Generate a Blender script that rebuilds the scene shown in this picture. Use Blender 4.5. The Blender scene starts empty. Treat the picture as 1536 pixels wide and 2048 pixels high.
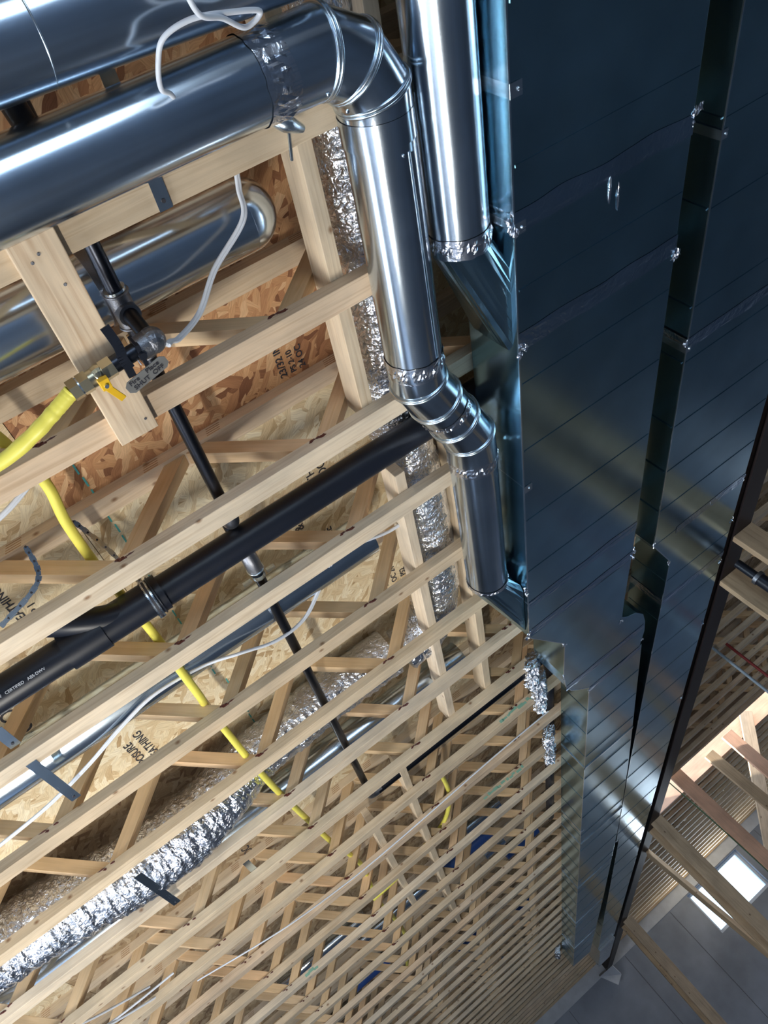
import bpy, bmesh, math, random
from mathutils import Vector, Matrix, noise
random.seed(7)
C = bpy.context.scene.collection
PI = math.pi
V = Vector

# ------------------------------------------------------------------ camera, world, lights
# origin = the camera; the basement floor is 1.3 m below it
R = ((0.7984961, 0.16249661, -0.57965406), (-0.53311281, 0.63813714, -0.55549233), (0.27963316, 0.75257946, 0.59617904))
cd = bpy.data.cameras.new('camera'); cam = bpy.data.objects.new('camera', cd); C.objects.link(cam)
cam.matrix_world = Matrix(((R[0][0], -R[1][0], -R[2][0], 0), (R[0][1], -R[1][1], -R[2][1], 0), (R[0][2], -R[1][2], -R[2][2], 0), (0, 0, 0, 1)))
cd.sensor_fit = 'VERTICAL'; cd.sensor_height = 36; cd.lens = 1538 / 2048 * 36; cd.clip_start = 0.02; cd.clip_end = 200
bpy.context.scene.camera = cam
vs = bpy.context.scene.view_settings
vs.view_transform = 'Standard'; vs.look = 'None'; vs.exposure = 0.0; vs.gamma = 1; vs.use_curve_mapping = False
w = bpy.data.worlds.new('sky'); bpy.context.scene.world = w; w.use_nodes = True
bg = w.node_tree.nodes['Background']; bg.inputs[0].default_value = (0.62, 0.8, 1.0, 1); bg.inputs[1].default_value = 3.0

def area(name, loc, rot, sx, sy, power, col):
    l = bpy.data.lights.new(name, 'AREA'); l.shape = 'RECTANGLE'; l.size = sx; l.size_y = sy; l.energy = power; l.color = col
    o = bpy.data.objects.new(name, l); o.location = loc; o.rotation_euler = rot; C.objects.link(o); return o
area('daylight_left_door', (-5.3, 1.5, -0.1), (0, -PI / 2, 0), 1.5, 2.4, 185, (0.97, 0.98, 1.0))
area('daylight_left_window', (-5.3, 4.4, 0.1), (0, -PI / 2, 0), 1.1, 2.3, 40, (0.92, 0.96, 1.0))
area('added_back_light', (0.6, -3.5, -0.3), (PI / 2, 0, 0), 1.8, 1.9, 40, (0.75, 0.88, 1.0))  # added light behind the camera, unseen, for streaks on the round ducts
area('stairwell_light', (3.9, 8.35, 3.2), (0, 0, 0), 1.8, 0.8, 20, (1.0, 0.82, 0.75))
area('daylight_window_one', (5.35, 15.22, 0.85), (-PI / 2, 0, 0), 0.5, 0.7, 40, (0.8, 0.9, 1.0))
area('daylight_window_two', (4.67, 15.22, 0.85), (-PI / 2, 0, 0), 0.45, 0.7, 40, (0.8, 0.9, 1.0))
area('added_fill_glow', (-1.25, 1.9, -1.11), (PI, 0, 0), 0.14, 1.1, 60, (1.0, 0.95, 0.86))  # glow of the added floor light, unseen, brightens the near joists
sl = bpy.data.lights.new('sun', 'SUN'); sl.energy = 22; sl.angle = 0.03; sl.color = (1.0, 0.93, 0.84)
so = bpy.data.objects.new('sun', sl); so.rotation_euler = V((4.1, 0.5, -2.0)).to_track_quat('-Z', 'Y').to_euler(); C.objects.link(so)

# ------------------------------------------------------------------ materials
MATS = {}
def newmat(name):
    m = bpy.data.materials.new(name); m.use_nodes = True
    n = m.node_tree.nodes; l = m.node_tree.links; b = n['Principled BSDF']; MATS[name] = m
    return m, n, l, b
def ramp(n, stops):
    r = n.new('ShaderNodeValToRGB'); e = r.color_ramp.elements
    while len(e) < len(stops): e.new(0.5)
    for i, (p, c) in enumerate(stops): e[i].position = p; e[i].color = (*c, 1)
    return r
def mixc(n, l, a, b, f, mode='MIX'):
    m = n.new('ShaderNodeMix'); m.data_type = 'RGBA'; m.blend_type = mode
    for s, v in ((m.inputs['Factor'], f), (m.inputs['A'], a), (m.inputs['B'], b)):
        if hasattr(v, 'is_output') or isinstance(v, bpy.types.NodeSocket): l.new(v, s)
        elif isinstance(v, tuple): s.default_value = (*v, 1)
        else: s.default_value = v
    return m.outputs['Result']
def mapping(n, l, src, scale, off=None):
    m = n.new('ShaderNodeMapping'); m.inputs['Scale'].default_value = scale; l.new(src, m.inputs['Vector'])
    if off is not None: l.new(off, m.inputs['Location'])
    return m.outputs[0]

def wood(name, light, mid, dark, rough=0.7, knots=True):
    m, n, l, b = newmat(name)
    uv = n.new('ShaderNodeUVMap').outputs[0]; oi = n.new('ShaderNodeObjectInfo')
    off = n.new('ShaderNodeVectorMath'); off.operation = 'SCALE'; off.inputs['Scale'].default_value = 37.0
    cmb = n.new('ShaderNodeCombineXYZ'); l.new(oi.outputs['Random'], cmb.inputs[0]); l.new(oi.outputs['Random'], cmb.inputs[1]); l.new(cmb.outputs[0], off.inputs[0])
    v1 = mapping(n, l, uv, (1.2, 26, 1), off.outputs[0])
    nz = n.new('ShaderNodeTexNoise'); nz.inputs['Scale'].default_value = 2.2; nz.inputs['Detail'].default_value = 6; nz.inputs['Distortion'].default_value = 0.8; l.new(v1, nz.inputs['Vector'])
    r1 = ramp(n, [(0.28, mid), (0.47, light), (0.56, tuple(x * .93 for x in light)), (0.72, mid)]); l.new(nz.outputs[0], r1.inputs[0])
    v2 = mapping(n, l, uv, (3.0, 5, 1), off.outputs[0])
    n2 = n.new('ShaderNodeTexNoise'); n2.inputs['Scale'].default_value = 1.6; n2.inputs['Detail'].default_value = 3; l.new(v2, n2.inputs['Vector'])
    r2 = ramp(n, [(0.3, (0.72, 0.72, 0.72)), (0.65, (1.1, 1.08, 1.05))]); l.new(n2.outputs[0], r2.inputs[0])
    c = mixc(n, l, r1.outputs[0], r2.outputs[0], 0.75, 'MULTIPLY')
    if knots:
        v3 = mapping(n, l, uv, (9, 13, 1), off.outputs[0])
        vo = n.new('ShaderNodeTexVoronoi'); vo.voronoi_dimensions = '2D'; vo.inputs['Scale'].default_value = 1.0; l.new(v3, vo.inputs['Vector'])
        sep = n.new('ShaderNodeSeparateColor'); l.new(vo.outputs['Color'], sep.inputs[0])
        gt = n.new('ShaderNodeMath'); gt.operation = 'GREATER_THAN'; gt.inputs[1].default_value = 0.85; l.new(sep.outputs[0], gt.inputs[0])
        rk = ramp(n, [(0.03, (.85, .85, .85)), (0.12, (0, 0, 0))]); l.new(vo.outputs['Distance'], rk.inputs[0])
        mu = n.new('ShaderNodeMath'); mu.operation = 'MULTIPLY'; l.new(rk.outputs[0], mu.inputs[0]); l.new(gt.outputs[0], mu.inputs[1])
        c = mixc(n, l, c, dark, mu.outputs[0])
    tint = ramp(n, [(0.0, (0.88, 0.80, 0.70)), (0.35, (1.0, 0.93, 0.82)), (0.7, (1.05, 1.02, 0.98)), (1.0, (1.02, 0.88, 0.76))]); l.new(oi.outputs['Random'], tint.inputs[0])
    c = mixc(n, l, c, tint.outputs[0], 1.0, 'MULTIPLY')
    l.new(c, b.inputs['Base Color']); b.inputs['Roughness'].default_value = rough
    bp = n.new('ShaderNodeBump'); bp.inputs['Strength'].default_value = 0.25; bp.inputs['Distance'].default_value = 0.002; l.new(nz.outputs[0], bp.inputs['Height']); l.new(bp.outputs[0], b.inputs['Normal'])
    return m
WOOD = wood('pale_spruce', (0.75, 0.655, 0.52), (0.60, 0.49, 0.36), (0.22, 0.11, 0.05))
WEB = wood('web_spruce', (0.76, 0.59, 0.39), (0.68, 0.50, 0.30), (0.2, 0.1, 0.05), knots=False)
PLANK = wood('plank_pine', (0.80, 0.69, 0.53), (0.60, 0.46, 0.32), (0.14, 0.08, 0.03))
STUD = wood('stud_wood', (0.52, 0.42, 0.31), (0.38, 0.30, 0.21), (0.10, 0.05, 0.03))
HEADER = wood('header_wood', (0.74, 0.49, 0.37), (0.66, 0.42, 0.31), (0.3, 0.12, 0.06), knots=False)
SLOTW = wood('end_grain', (0.42, 0.25, 0.13), (0.30, 0.17, 0.08), (0.1, 0.05, 0.03), knots=False)

def osb(name, cols, tint):
    m, n, l, b = newmat(name)
    tc = n.new('ShaderNodeTexCoord').outputs['Object']
    cur = None; hts = []
    for i, (ang, sc, sy) in enumerate(((0.3, 13, 3.4), (1.5, 15, 3.0), (2.5, 12, 3.8), (0.95, 17, 3.2))):
        mp = n.new('ShaderNodeMapping'); mp.inputs['Rotation'].default_value = (0, 0, ang); mp.inputs['Location'].default_value = (i * 3.7, i * 1.3, 0); l.new(tc, mp.inputs['Vector'])
        dn = n.new('ShaderNodeTexNoise'); dn.inputs['Scale'].default_value = 9; l.new(mp.outputs[0], dn.inputs['Vector'])
        add = n.new('ShaderNodeVectorMath'); add.operation = 'MULTIPLY_ADD'; add.inputs[1].default_value = (0.06, 0.06, 0); l.new(dn.outputs['Color'], add.inputs[0]); l.new(mp.outputs[0], add.inputs[2])
        m2 = n.new('ShaderNodeMapping'); m2.inputs['Scale'].default_value = (sc, sc * sy, 1); l.new(add.outputs[0], m2.inputs['Vector'])
        vo = n.new('ShaderNodeTexVoronoi'); vo.inputs['Scale'].default_value = 1; vo.voronoi_dimensions = '2D'; l.new(m2.outputs[0], vo.inputs['Vector'])
        sp = n.new('ShaderNodeSeparateColor'); l.new(vo.outputs['Color'], sp.inputs[0])
        rc = ramp(n, cols); l.new(sp.outputs[0], rc.inputs[0])
        # grain inside each strand
        g = n.new('ShaderNodeTexNoise'); g.inputs['Scale'].default_value = 3; g.inputs['Detail'].default_value = 4
        gm = n.new('ShaderNodeMapping'); gm.inputs['Scale'].default_value = (0.6, 3, 1); l.new(m2.outputs[0], gm.inputs['Vector']); l.new(gm.outputs[0], g.inputs['Vector'])
        gr = ramp(n, [(0.3, (0.72, 0.68, 0.62)), (0.6, (1.08, 1.08, 1.08))]); l.new(g.outputs[0], gr.inputs[0])
        cc = mixc(n, l, rc.outputs[0], gr.outputs[0], 0.8, 'MULTIPLY')
        hts.append(sp.outputs[1])
        if cur is None: cur = cc
        else:
            gt = n.new('ShaderNodeMath'); gt.operation = 'GREATER_THAN'; gt.inputs[1].default_value = 0.55; l.new(sp.outputs[1], gt.inputs[0])
            cur = mixc(n, l, cur, cc, gt.outputs[0])
    cur = mixc(n, l, cur, tint, 1.0, 'MULTIPLY')
    l.new(cur, b.inputs['Base Color']); b.inputs['Roughness'].default_value = 0.75
    bp = n.new('ShaderNodeBump'); bp.inputs['Strength'].default_value = 0.35; bp.inputs['Distance'].default_value = 0.002; l.new(hts[1], bp.inputs['Height']); l.new(bp.outputs[0], b.inputs['Normal'])
    return m
OSBR = osb('osb_reddish', [(0.0, (0.20, 0.08, 0.035)), (0.25, (0.42, 0.20, 0.09)), (0.6, (0.58, 0.32, 0.15)), (1.0, (0.72, 0.47, 0.26))], (1, 1, 1))
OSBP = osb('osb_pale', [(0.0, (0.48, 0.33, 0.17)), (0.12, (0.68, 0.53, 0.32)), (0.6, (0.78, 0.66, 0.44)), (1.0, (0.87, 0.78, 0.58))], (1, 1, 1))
OSBSHADE = osb('osb_far_shade', [(0.0, (0.22, 0.13, 0.07)), (0.25, (0.36, 0.25, 0.14)), (0.6, (0.46, 0.34, 0.20)), (1.0, (0.55, 0.43, 0.28))], (1, 1, 1))  # darker strands: shade of the far joist bays put into the colour

def metal(name, col, rough, streak=0.12, bump=0.0, bscale=60, aniso=0.0):
    m, n, l, b = newmat(name)
    b.inputs['Metallic'].default_value = 1; b.inputs['Roughness'].default_value = rough
    uv = n.new('ShaderNodeUVMap').outputs[0]
    v = mapping(n, l, uv, (3, 60, 1))
    nz = n.new('ShaderNodeTexNoise'); nz.inputs['Scale'].default_value = 4; nz.inputs['Detail'].default_value = 5; l.new(v, nz.inputs['Vector'])
    tc = n.new('ShaderNodeTexCoord').outputs['Object']
    n2 = n.new('ShaderNodeTexNoise'); n2.inputs['Scale'].default_value = 5; n2.inputs['Detail'].default_value = 4; l.new(tc, n2.inputs['Vector'])
    mr = n.new('ShaderNodeMapRange'); mr.inputs['To Min'].default_value = max(0.03, rough - streak); mr.inputs['To Max'].default_value = rough + streak
    ad = n.new('ShaderNodeMath'); ad.operation = 'MULTIPLY_ADD'; ad.inputs[1].default_value = 0.5; l.new(nz.outputs[0], ad.inputs[0]); 
    hf = n.new('ShaderNodeMath'); hf.operation = 'MULTIPLY'; hf.inputs[1].default_value = 0.5; l.new(n2.outputs[0], hf.inputs[0]); l.new(hf.outputs[0], ad.inputs[2])
    l.new(ad.outputs[0], mr.inputs['Value']); l.new(mr.outputs[0], b.inputs['Roughness'])
    rc = ramp(n, [(0.3, tuple(x * 0.86 for x in col)), (0.7, tuple(min(1, x * 1.08) for x in col))]); l.new(n2.outputs[0], rc.inputs[0])
    l.new(rc.outputs[0], b.inputs['Base Color'])
    if bump:
        n3 = n.new('ShaderNodeTexNoise'); n3.inputs['Scale'].default_value = bscale; n3.inputs['Detail'].default_value = 3; n3.inputs['Distortion'].default_value = 1.0; l.new(tc, n3.inputs['Vector'])
        bp = n.new('ShaderNodeBump'); bp.inputs['Strength'].default_value = bump; bp.inputs['Distance'].default_value = 0.01; l.new(n3.outputs[0], bp.inputs['Height']); l.new(bp.outputs[0], b.inputs['Normal'])
    return m
ROUND = metal('galvanised_round', (0.64, 0.74, 0.84), 0.19, 0.05)
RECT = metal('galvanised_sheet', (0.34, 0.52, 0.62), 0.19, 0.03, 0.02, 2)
CLEAT = metal('galvanised_cleat', (0.68, 0.78, 0.86), 0.25)
FOIL = metal('crumpled_foil', (0.84, 0.87, 0.95), 0.26, 0.08, 0.9, 55)
TAPE = metal('foil_tape', (0.78, 0.82, 0.9), 0.2, 0.05, 0.25, 40)
BLACKIRON = metal('black_iron', (0.05, 0.055, 0.07), 0.35, 0.1)
GREYIRON = metal('grey_malleable_iron', (0.26, 0.27, 0.30), 0.42, 0.1, 0.15, 200)
BRASS = metal('brass', (0.55, 0.50, 0.36), 0.3, 0.05)
STEELB, n_, l_, b_ = newmat('primed_steel'); b_.inputs['Base Color'].default_value = (0.022, 0.014, 0.014, 1); b_.inputs['Roughness'].default_value = 0.6; b_.inputs['Metallic'].default_value = 0.3

def plain(name, col, rough=0.5, metallic=0.0, var=0.12, scale=8, spec=0.5, bump=0.0):
    m, n, l, b = newmat(name)
    tc = n.new('ShaderNodeTexCoord').outputs['Object']
    nz = n.new('ShaderNodeTexNoise'); nz.inputs['Scale'].default_value = scale; nz.inputs['Detail'].default_value = 6; l.new(tc, nz.inputs['Vector'])
    rc = ramp(n, [(0.3, tuple(x * (1 - var) for x in col)), (0.7, tuple(min(1, x * (1 + var)) for x in col))]); l.new(nz.outputs[0], rc.inputs[0])
    l.new(rc.outputs[0], b.inputs['Base Color']); b.inputs['Roughness'].default_value = rough; b.inputs['Metallic'].default_value = metallic
    b.inputs['Specular IOR Level'].default_value = spec
    if bump:
        bp = n.new('ShaderNodeBump'); bp.inputs['Strength'].default_value = bump; bp.inputs['Distance'].default_value = 0.005; l.new(nz.outputs[0], bp.inputs['Height']); l.new(bp.outputs[0], b.inputs['Normal'])
    return m
ABS = plain('black_abs', (0.010, 0.013, 0.022), 0.38, spec=0.4)
PVCY = plain('yellow_jacket', (0.82, 0.74, 0.12), 0.4, var=0.06)
YEL = plain('yellow_handle', (0.85, 0.50, 0.02), 0.35, var=0.05)
WHITEC = plain('white_cable', (0.72, 0.76, 0.82), 0.4, var=0.05)
GLUE = plain('dried_glue', (0.09, 0.018, 0.012), 0.4, var=0.3, scale=30)
INK = plain('black_ink', (0.035, 0.035, 0.045), 0.6)
TAGM = plain('grey_tag', (0.27, 0.27, 0.26), 0.45, 0.4, var=0.1)
CONC = plain('poured_concrete', (0.34, 0.38, 0.45), 0.85, var=0.22, scale=1.6, bump=0.2)
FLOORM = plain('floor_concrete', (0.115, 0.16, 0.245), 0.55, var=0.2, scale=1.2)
FOAMW = plain('white_strip', (0.62, 0.66, 0.72), 0.7, var=0.08)
FRAMEW = plain('window_vinyl', (0.70, 0.78, 0.88), 0.4, var=0.03)
BLUEP = plain('blue_plastic', (0.03, 0.09, 0.32), 0.4)
REDP = plain('red_plastic', (0.25, 0.03, 0.03), 0.4)
GREENW = plain('green_wire', (0.04, 0.12, 0.06), 0.5)
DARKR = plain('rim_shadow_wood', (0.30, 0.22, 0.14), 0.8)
GLASS, n_, l_, b_ = newmat('window_glass'); tr_ = n_.new('ShaderNodeBsdfTransparent'); tr_.inputs[0].default_value = (0.93, 0.97, 1, 1); mx_ = n_.new('ShaderNodeMixShader'); mx_.inputs[0].default_value = 0.06
b_.inputs['Roughness'].default_value = 0.02; l_.new(tr_.outputs[0], mx_.inputs[1]); l_.new(b_.outputs[0], mx_.inputs[2]); l_.new(mx_.outputs[0], n_['Material Output'].inputs['Surface'])
SPRAY = plain('green_paint', (0.25, 0.48, 0.36), 0.7)
TEAL = plain('teal_ink', (0.08, 0.42, 0.40), 0.6)

# ------------------------------------------------------------------ mesh helpers
class MB:
    def __init__(s): s.v = []; s.f = []; s.uv = []; s.mi = []; s.sm = []
    def face(s, idx, uvs, mi=0, smooth=False): s.f.append(idx); s.uv.append(uvs); s.mi.append(mi); s.sm.append(smooth)
    def beam(s, p, q, w, h, up=V((0, 0, 1)), mi=0, cut=None):
        # p->q axis, w across (side), h along up; grain follows the length
        p, q = V(p), V(q); d = (q - p); L = d.length; d.normalize(); side = d.cross(V(up)).normalized(); u = side.cross(d).normalized()
        b = len(s.v); ro = random.random() * 9
        for base, t in ((p, 0), (q, L)):
            for a, c in ((-1, -1), (1, -1), (1, 1), (-1, 1)): s.v.append(base + side * a * w / 2 + u * c * h / 2)
        per = [0, w, w + h, 2 * w + h, 2 * w + 2 * h]
        for i in range(4):
            j = (i + 1) % 4
            s.face([b + i, b + j, b + 4 + j, b + 4 + i][::-1], [(ro, per[i]), (ro, per[i + 1]), (ro + L, per[i + 1]), (ro + L, per[i])][::-1], mi)
        s.face([b, b + 1, b + 2, b + 3], [(0, 0), (w, 0), (w, h), (0, h)], mi); s.face([b + 7, b + 6, b + 5, b + 4], [(0, 0), (w, 0), (w, h), (0, h)], mi)
        return s
    def box(s, a, b, axis=0, mi=0):
        a, b = V(a), V(b); c = (a + b) / 2; d = b - a
        if axis == 0: s.beam((a.x, c.y, c.z), (b.x, c.y, c.z), abs(d.y), abs(d.z), mi=mi)
        elif axis == 1: s.beam((c.x, a.y, c.z), (c.x, b.y, c.z), abs(d.x), abs(d.z), mi=mi)
        else: s.beam((c.x, c.y, a.z), (c.x, c.y, b.z), abs(d.x), abs(d.y), up=V((0, 1, 0)), mi=mi)
        return s
    def tube(s, pts, r, seg=32, caps=True, rf=None, mi=0, smooth=True):
        pts = [V(p) for p in pts]; n = len(pts); ds = [(pts[i + 1] - pts[i]).normalized() for i in range(n - 1)]
        u = ds[0].orthogonal().normalized(); vv = ds[0].cross(u); b = len(s.v); L = 0; Ls = []
        for i in range(n):
            if i > 0: L += (pts[i] - pts[i - 1]).length
            Ls.append(L)
            d = ds[min(i, n - 2)]; dp = ds[max(i - 1, 0)]
            nb = (d + dp).normalized()
            rr = r if rf is None else None
            for k in range(seg):
                a = 2 * PI * k / seg; rad = rf(i, a, L) if rf else (r[i] if isinstance(r, (list, tuple)) else r)
                o = u * math.cos(a) * rad + vv * math.sin(a) * rad
                den = dp.dot(nb)
                o = o - dp * (o.dot(nb) / den) if i > 0 and den > 0.3 else o
                s.v.append(pts[i] + o)
            if i > 0 or True:
                # transport frame across the joint
                q = dp.rotation_difference(d); u = (q @ u).normalized(); u = (u - d * u.dot(d)).normalized(); vv = d.cross(u)
        rad0 = r[0] if isinstance(r, (list, tuple)) else (r or 0.1)
        for i in range(n - 1):
            for k in range(seg):
                k2 = (k + 1) % seg; c0 = 2 * PI * rad0 * k / seg; c1 = 2 * PI * rad0 * (k + 1) / seg
                s.face([b + i * seg + k, b + i * seg + k2, b + (i + 1) * seg + k2, b + (i + 1) * seg + k], [(Ls[i], c0), (Ls[i], c1), (Ls[i + 1], c1), (Ls[i + 1], c0)], mi, smooth)
        if caps:
            c = len(s.v); s.v += [V(p) for p in s.v[b:b + seg]] + [V(p) for p in s.v[b + (n - 1) * seg:b + n * seg]]
            s.face([c + k for k in range(seg)][::-1], [(0, 0)] * seg, mi); s.face([c + seg + k for k in range(seg)], [(0, 0)] * seg, mi)
        return s
    def ring(s, c, nrm, r, t, seg=40, mi=0):
        # a raised round bead (torus) about axis nrm
        nrm = V(nrm).normalized(); u = nrm.orthogonal().normalized(); w = nrm.cross(u); b = len(s.v); m = 8
        for k in range(seg):
            a = 2 * PI * k / seg; rd = u * math.cos(a) + w * math.sin(a)
            for j in range(m):
                c2 = 2 * PI * j / m; s.v.append(V(c) + rd * (r + t * math.cos(c2)) + nrm * t * math.sin(c2))
        for k in range(seg):
            for j in range(m):
                k2, j2 = (k + 1) % seg, (j + 1) % m
                s.face([b + k * m + j, b + k2 * m + j, b + k2 * m + j2, b + k * m + j2], [(0, 0), (.01, 0), (.01, .01), (0, .01)], mi, True)
        return s
    def prism(s, poly, z0, z1, mi=0):
        # polygon footprint (counter-clockwise) extruded from z0 to z1
        b = len(s.v); n = len(poly)
        for z in (z0, z1):
            for x, y in poly: s.v.append(V((x, y, z)))
        L = 0
        for i in range(n):
            j = (i + 1) % n; d = math.dist(poly[i], poly[j])
            s.face([b + i, b + j, b + n + j, b + n + i], [(L, 0), (L + d, 0), (L + d, z1 - z0), (L, z1 - z0)], mi); L += d
        s.face([b + i for i in range(n)][::-1], [(y, x) for x, y in poly][::-1], mi); s.face([b + n + i for i in range(n)], [(y, x) for x, y in poly], mi)
        return s
    def loft(s, rings, mi=0, smooth=True, close=True):
        b = len(s.v); n = len(rings[0])
        for rg in rings: s.v += [V(p) for p in rg]
        for i in range(len(rings) - 1):
            for k in range(n if close else n - 1):
                k2 = (k + 1) % n
                s.face([b + i * n + k, b + i * n + k2, b + (i + 1) * n + k2, b + (i + 1) * n + k], [(i * .1, k * .02), (i * .1, k * .02 + .02), (i * .1 + .1, k * .02 + .02), (i * .1 + .1, k * .02)], mi, smooth)
        return s
    def blob(s, c, sx, sy, sz, jit=0.2, mi=0, rings=5, seg=8, seed=0):
        rd = random.Random(seed); c = V(c); b = len(s.v); s.v.append(c + V((0, 0, -sz)))
        for i in range(1, rings):
            t = PI * i / rings
            for k in range(seg):
                a = 2 * PI * k / seg; j = 1 + rd.uniform(-jit, jit)
                s.v.append(c + V((sx * math.sin(t) * math.cos(a) * j, sy * math.sin(t) * math.sin(a) * j, -sz * math.cos(t) * j)))
        s.v.append(c + V((0, 0, sz))); top = len(s.v) - 1
        for k in range(seg):
            k2 = (k + 1) % seg; z = [(0, 0)] * 3
            s.face([b, b + 1 + k2, b + 1 + k], z, mi); s.face([top, b + 1 + (rings - 2) * seg + k, b + 1 + (rings - 2) * seg + k2], z, mi)
            for i in range(rings - 2): s.face([b + 1 + i * seg + k, b + 1 + i * seg + k2, b + 1 + (i + 1) * seg + k2, b + 1 + (i + 1) * seg + k], [(0, 0)] * 4, mi)
        return s
    def build(s, name, mats, parent=None, bevel=0.0):
        if not isinstance(mats, (list, tuple)): mats = [mats]
        off = V((0, 0, 0)) if parent is None else root_loc(parent)
        me = bpy.data.meshes.new(name); me.from_pydata([tuple(p - off) for p in s.v], [], s.f)
        for m in mats: me.materials.append(m)
        uvl = me.uv_layers.new(name='UVMap'); i = 0
        for fi, p in enumerate(me.polygons):
            p.material_index = s.mi[fi]; p.use_smooth = s.sm[fi]
            for k in range(p.loop_total): uvl.data[p.loop_start + k].uv = s.uv[fi][k]
        me.validate(); me.update()
        o = bpy.data.objects.new(name, me); C.objects.link(o)
        if parent is not None: o.parent = parent
        if bevel: b = o.modifiers.new('bevel', 'BEVEL'); b.width = bevel; b.segments = 2; b.limit_method = 'ANGLE'; b.angle_limit = 0.7
        return o
def root_loc(o):
    l = V((0, 0, 0))
    while o is not None: l += V(o.location); o = o.parent
    return l
def tag(o, label, cat, group=None):
    o['label'] = label; o['category'] = cat
    if group: o['group'] = group
    return o
def thing(name, label, cat, loc, group=None):
    o = bpy.data.objects.new(name, None); C.objects.link(o); o.location = loc; o.empty_display_size = 0.1
    return tag(o, label, cat, group)
def struct(o): o['kind'] = 'structure'; return o
def smooth_path(pts, k=8):
    P = [V(p) for p in pts]; out = []
    for i in range(len(P) - 1):
        p0 = P[max(i - 1, 0)]; p1 = P[i]; p2 = P[i + 1]; p3 = P[min(i + 2, len(P) - 1)]
        for j in range(k):
            t = j / k; out.append(0.5 * ((2 * p1) + (p2 - p0) * t + (2 * p0 - 5 * p1 + 4 * p2 - p3) * t * t + (3 * p1 - p0 - 3 * p2 + p3) * t ** 3))
    out.append(P[-1]); return out
def textmesh(name, txt, size, origin, xdir, ydir, mat, parent, bold=0.0):
    cu = bpy.data.curves.new(name, 'FONT'); cu.body = txt; cu.size = size; cu.extrude = 0.0004; cu.offset = bold
    tmp = bpy.data.objects.new(name, cu); C.objects.link(tmp)
    dg = bpy.context.evaluated_depsgraph_get(); me = bpy.data.meshes.new_from_object(tmp.evaluated_get(dg)); bpy.data.objects.remove(tmp)
    x, y = V(xdir).normalized(), V(ydir).normalized(); z = x.cross(y); off = root_loc(parent); o_ = V(origin)
    for v in me.vertices: v.co = o_ + x * v.co.x + y * v.co.y + z * v.co.z - off
    me.materials.clear(); me.materials.append(mat); me.uv_layers.new(name='UVMap') if not me.uv_layers else None
    o = bpy.data.objects.new(name, me); C.objects.link(o); o.parent = parent; return o

# ------------------------------------------------------------------ setting
ZC, TD = 1.431, 0.305            # underside of the joists, joist depth
ZT = ZC + TD
XL, XR, YB, YF, ZF = -5.4, 7.6, -3.6, 15.3, -1.3
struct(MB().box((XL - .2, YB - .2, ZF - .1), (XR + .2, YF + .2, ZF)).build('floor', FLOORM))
def wall(name, axis, pos, thick, a0, a1, z0, z1, holes, mat):
    m = MB(); cuts = sorted(holes); x = a0
    def bx(u0, u1, w0, w1):
        if u1 - u0 < 1e-4 or w1 - w0 < 1e-4: return
        if axis == 'y': m.box((u0, pos, w0), (u1, pos + thick, w1))
        else: m.box((pos, u0, w0), (pos + thick, u1, w1))
    for (h0, h1, g0, g1) in cuts: bx(x, h0, z0, z1); bx(h0, h1, z0, g0); bx(h0, h1, g1, z1); x = h1
    bx(x, a1, z0, z1)
    return struct(m.build(name, mat))
def window(n, axis, pos, dep, a0, a1, z0, z1, sgn):
    m = MB(); t = 0.05
    fr = bpy.data.objects.new('window_%d' % n, None); C.objects.link(fr); fr.location = ((a0 + a1) / 2, pos, z0) if axis == 'y' else (pos, (a0 + a1) / 2, z0); struct(fr)
    def bx(mm, u0, u1, w0, w1, d0, d1):
        if axis == 'y': mm.box((u0, pos + d0, w0), (u1, pos + d1, w1))
        else: mm.box((pos + d0, u0, w0), (pos + d1, u1, w1))
    for a, b, c, d in ((a0, a0 + t, z0, z1), (a1 - t, a1, z0, z1), (a0 + t, a1 - t, z0, z0 + t), (a0 + t, a1 - t, z1 - t, z1)): bx(m, a, b, c, d, dep * .45, dep * .45 + sgn * .06)
    mid = (a0 + a1) / 2
    if n > 2: bx(m, mid - .012, mid + .012, z0 + t, z1 - t, dep * .46, dep * .46 + sgn * .03)
    m.build('window_frame', FRAMEW, fr)
    g = MB(); bx(g, a0 + t, a1 - t, z0 + t, z1 - t, dep * .5, dep * .5 + sgn * .004); g.build('pane', GLASS, fr)
wall('wall_far', 'y', YF, .2, XL, XR, ZF, ZC, [(4.42, 4.93, .48, 1.22), (5.06, 5.68, .48, 1.22)], CONC)
window(1, 'y', YF, .2, 5.06, 5.68, .48, 1.22, 1); window(2, 'y', YF, .2, 4.42, 4.93, .48, 1.22, 1)
wall('wall_left', 'x', XL - .2, .2, YB, YF, ZF, ZT + .02, [(.3, 2.7, -.85, .65), (3.2, 5.6, -.45, .65)], CONC)
window(3, 'x', XL - .2, .2, .3, 2.7, -.85, .65, -1); window(4, 'x', XL - .2, .2, 3.2, 5.6, -.45, .65, -1)
wall('wall_right', 'x', XR, .2, YB, YF, ZF, ZT + .02, [(2.2, 4.2, .5, .9)], CONC)
window(6, 'x', XR, .2, 2.2, 4.2, .5, .9, 1)
wall('wall_back', 'y', YB - .2, .2, XL, XR, ZF, ZT + .02, [(-.3, 1.5, -1.25, .65)], CONC)
window(5, 'y', YB - .2, .2, -.3, 1.5, -1.25, .65, -1)  # unseen glazed opening, added to go with the back light
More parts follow.
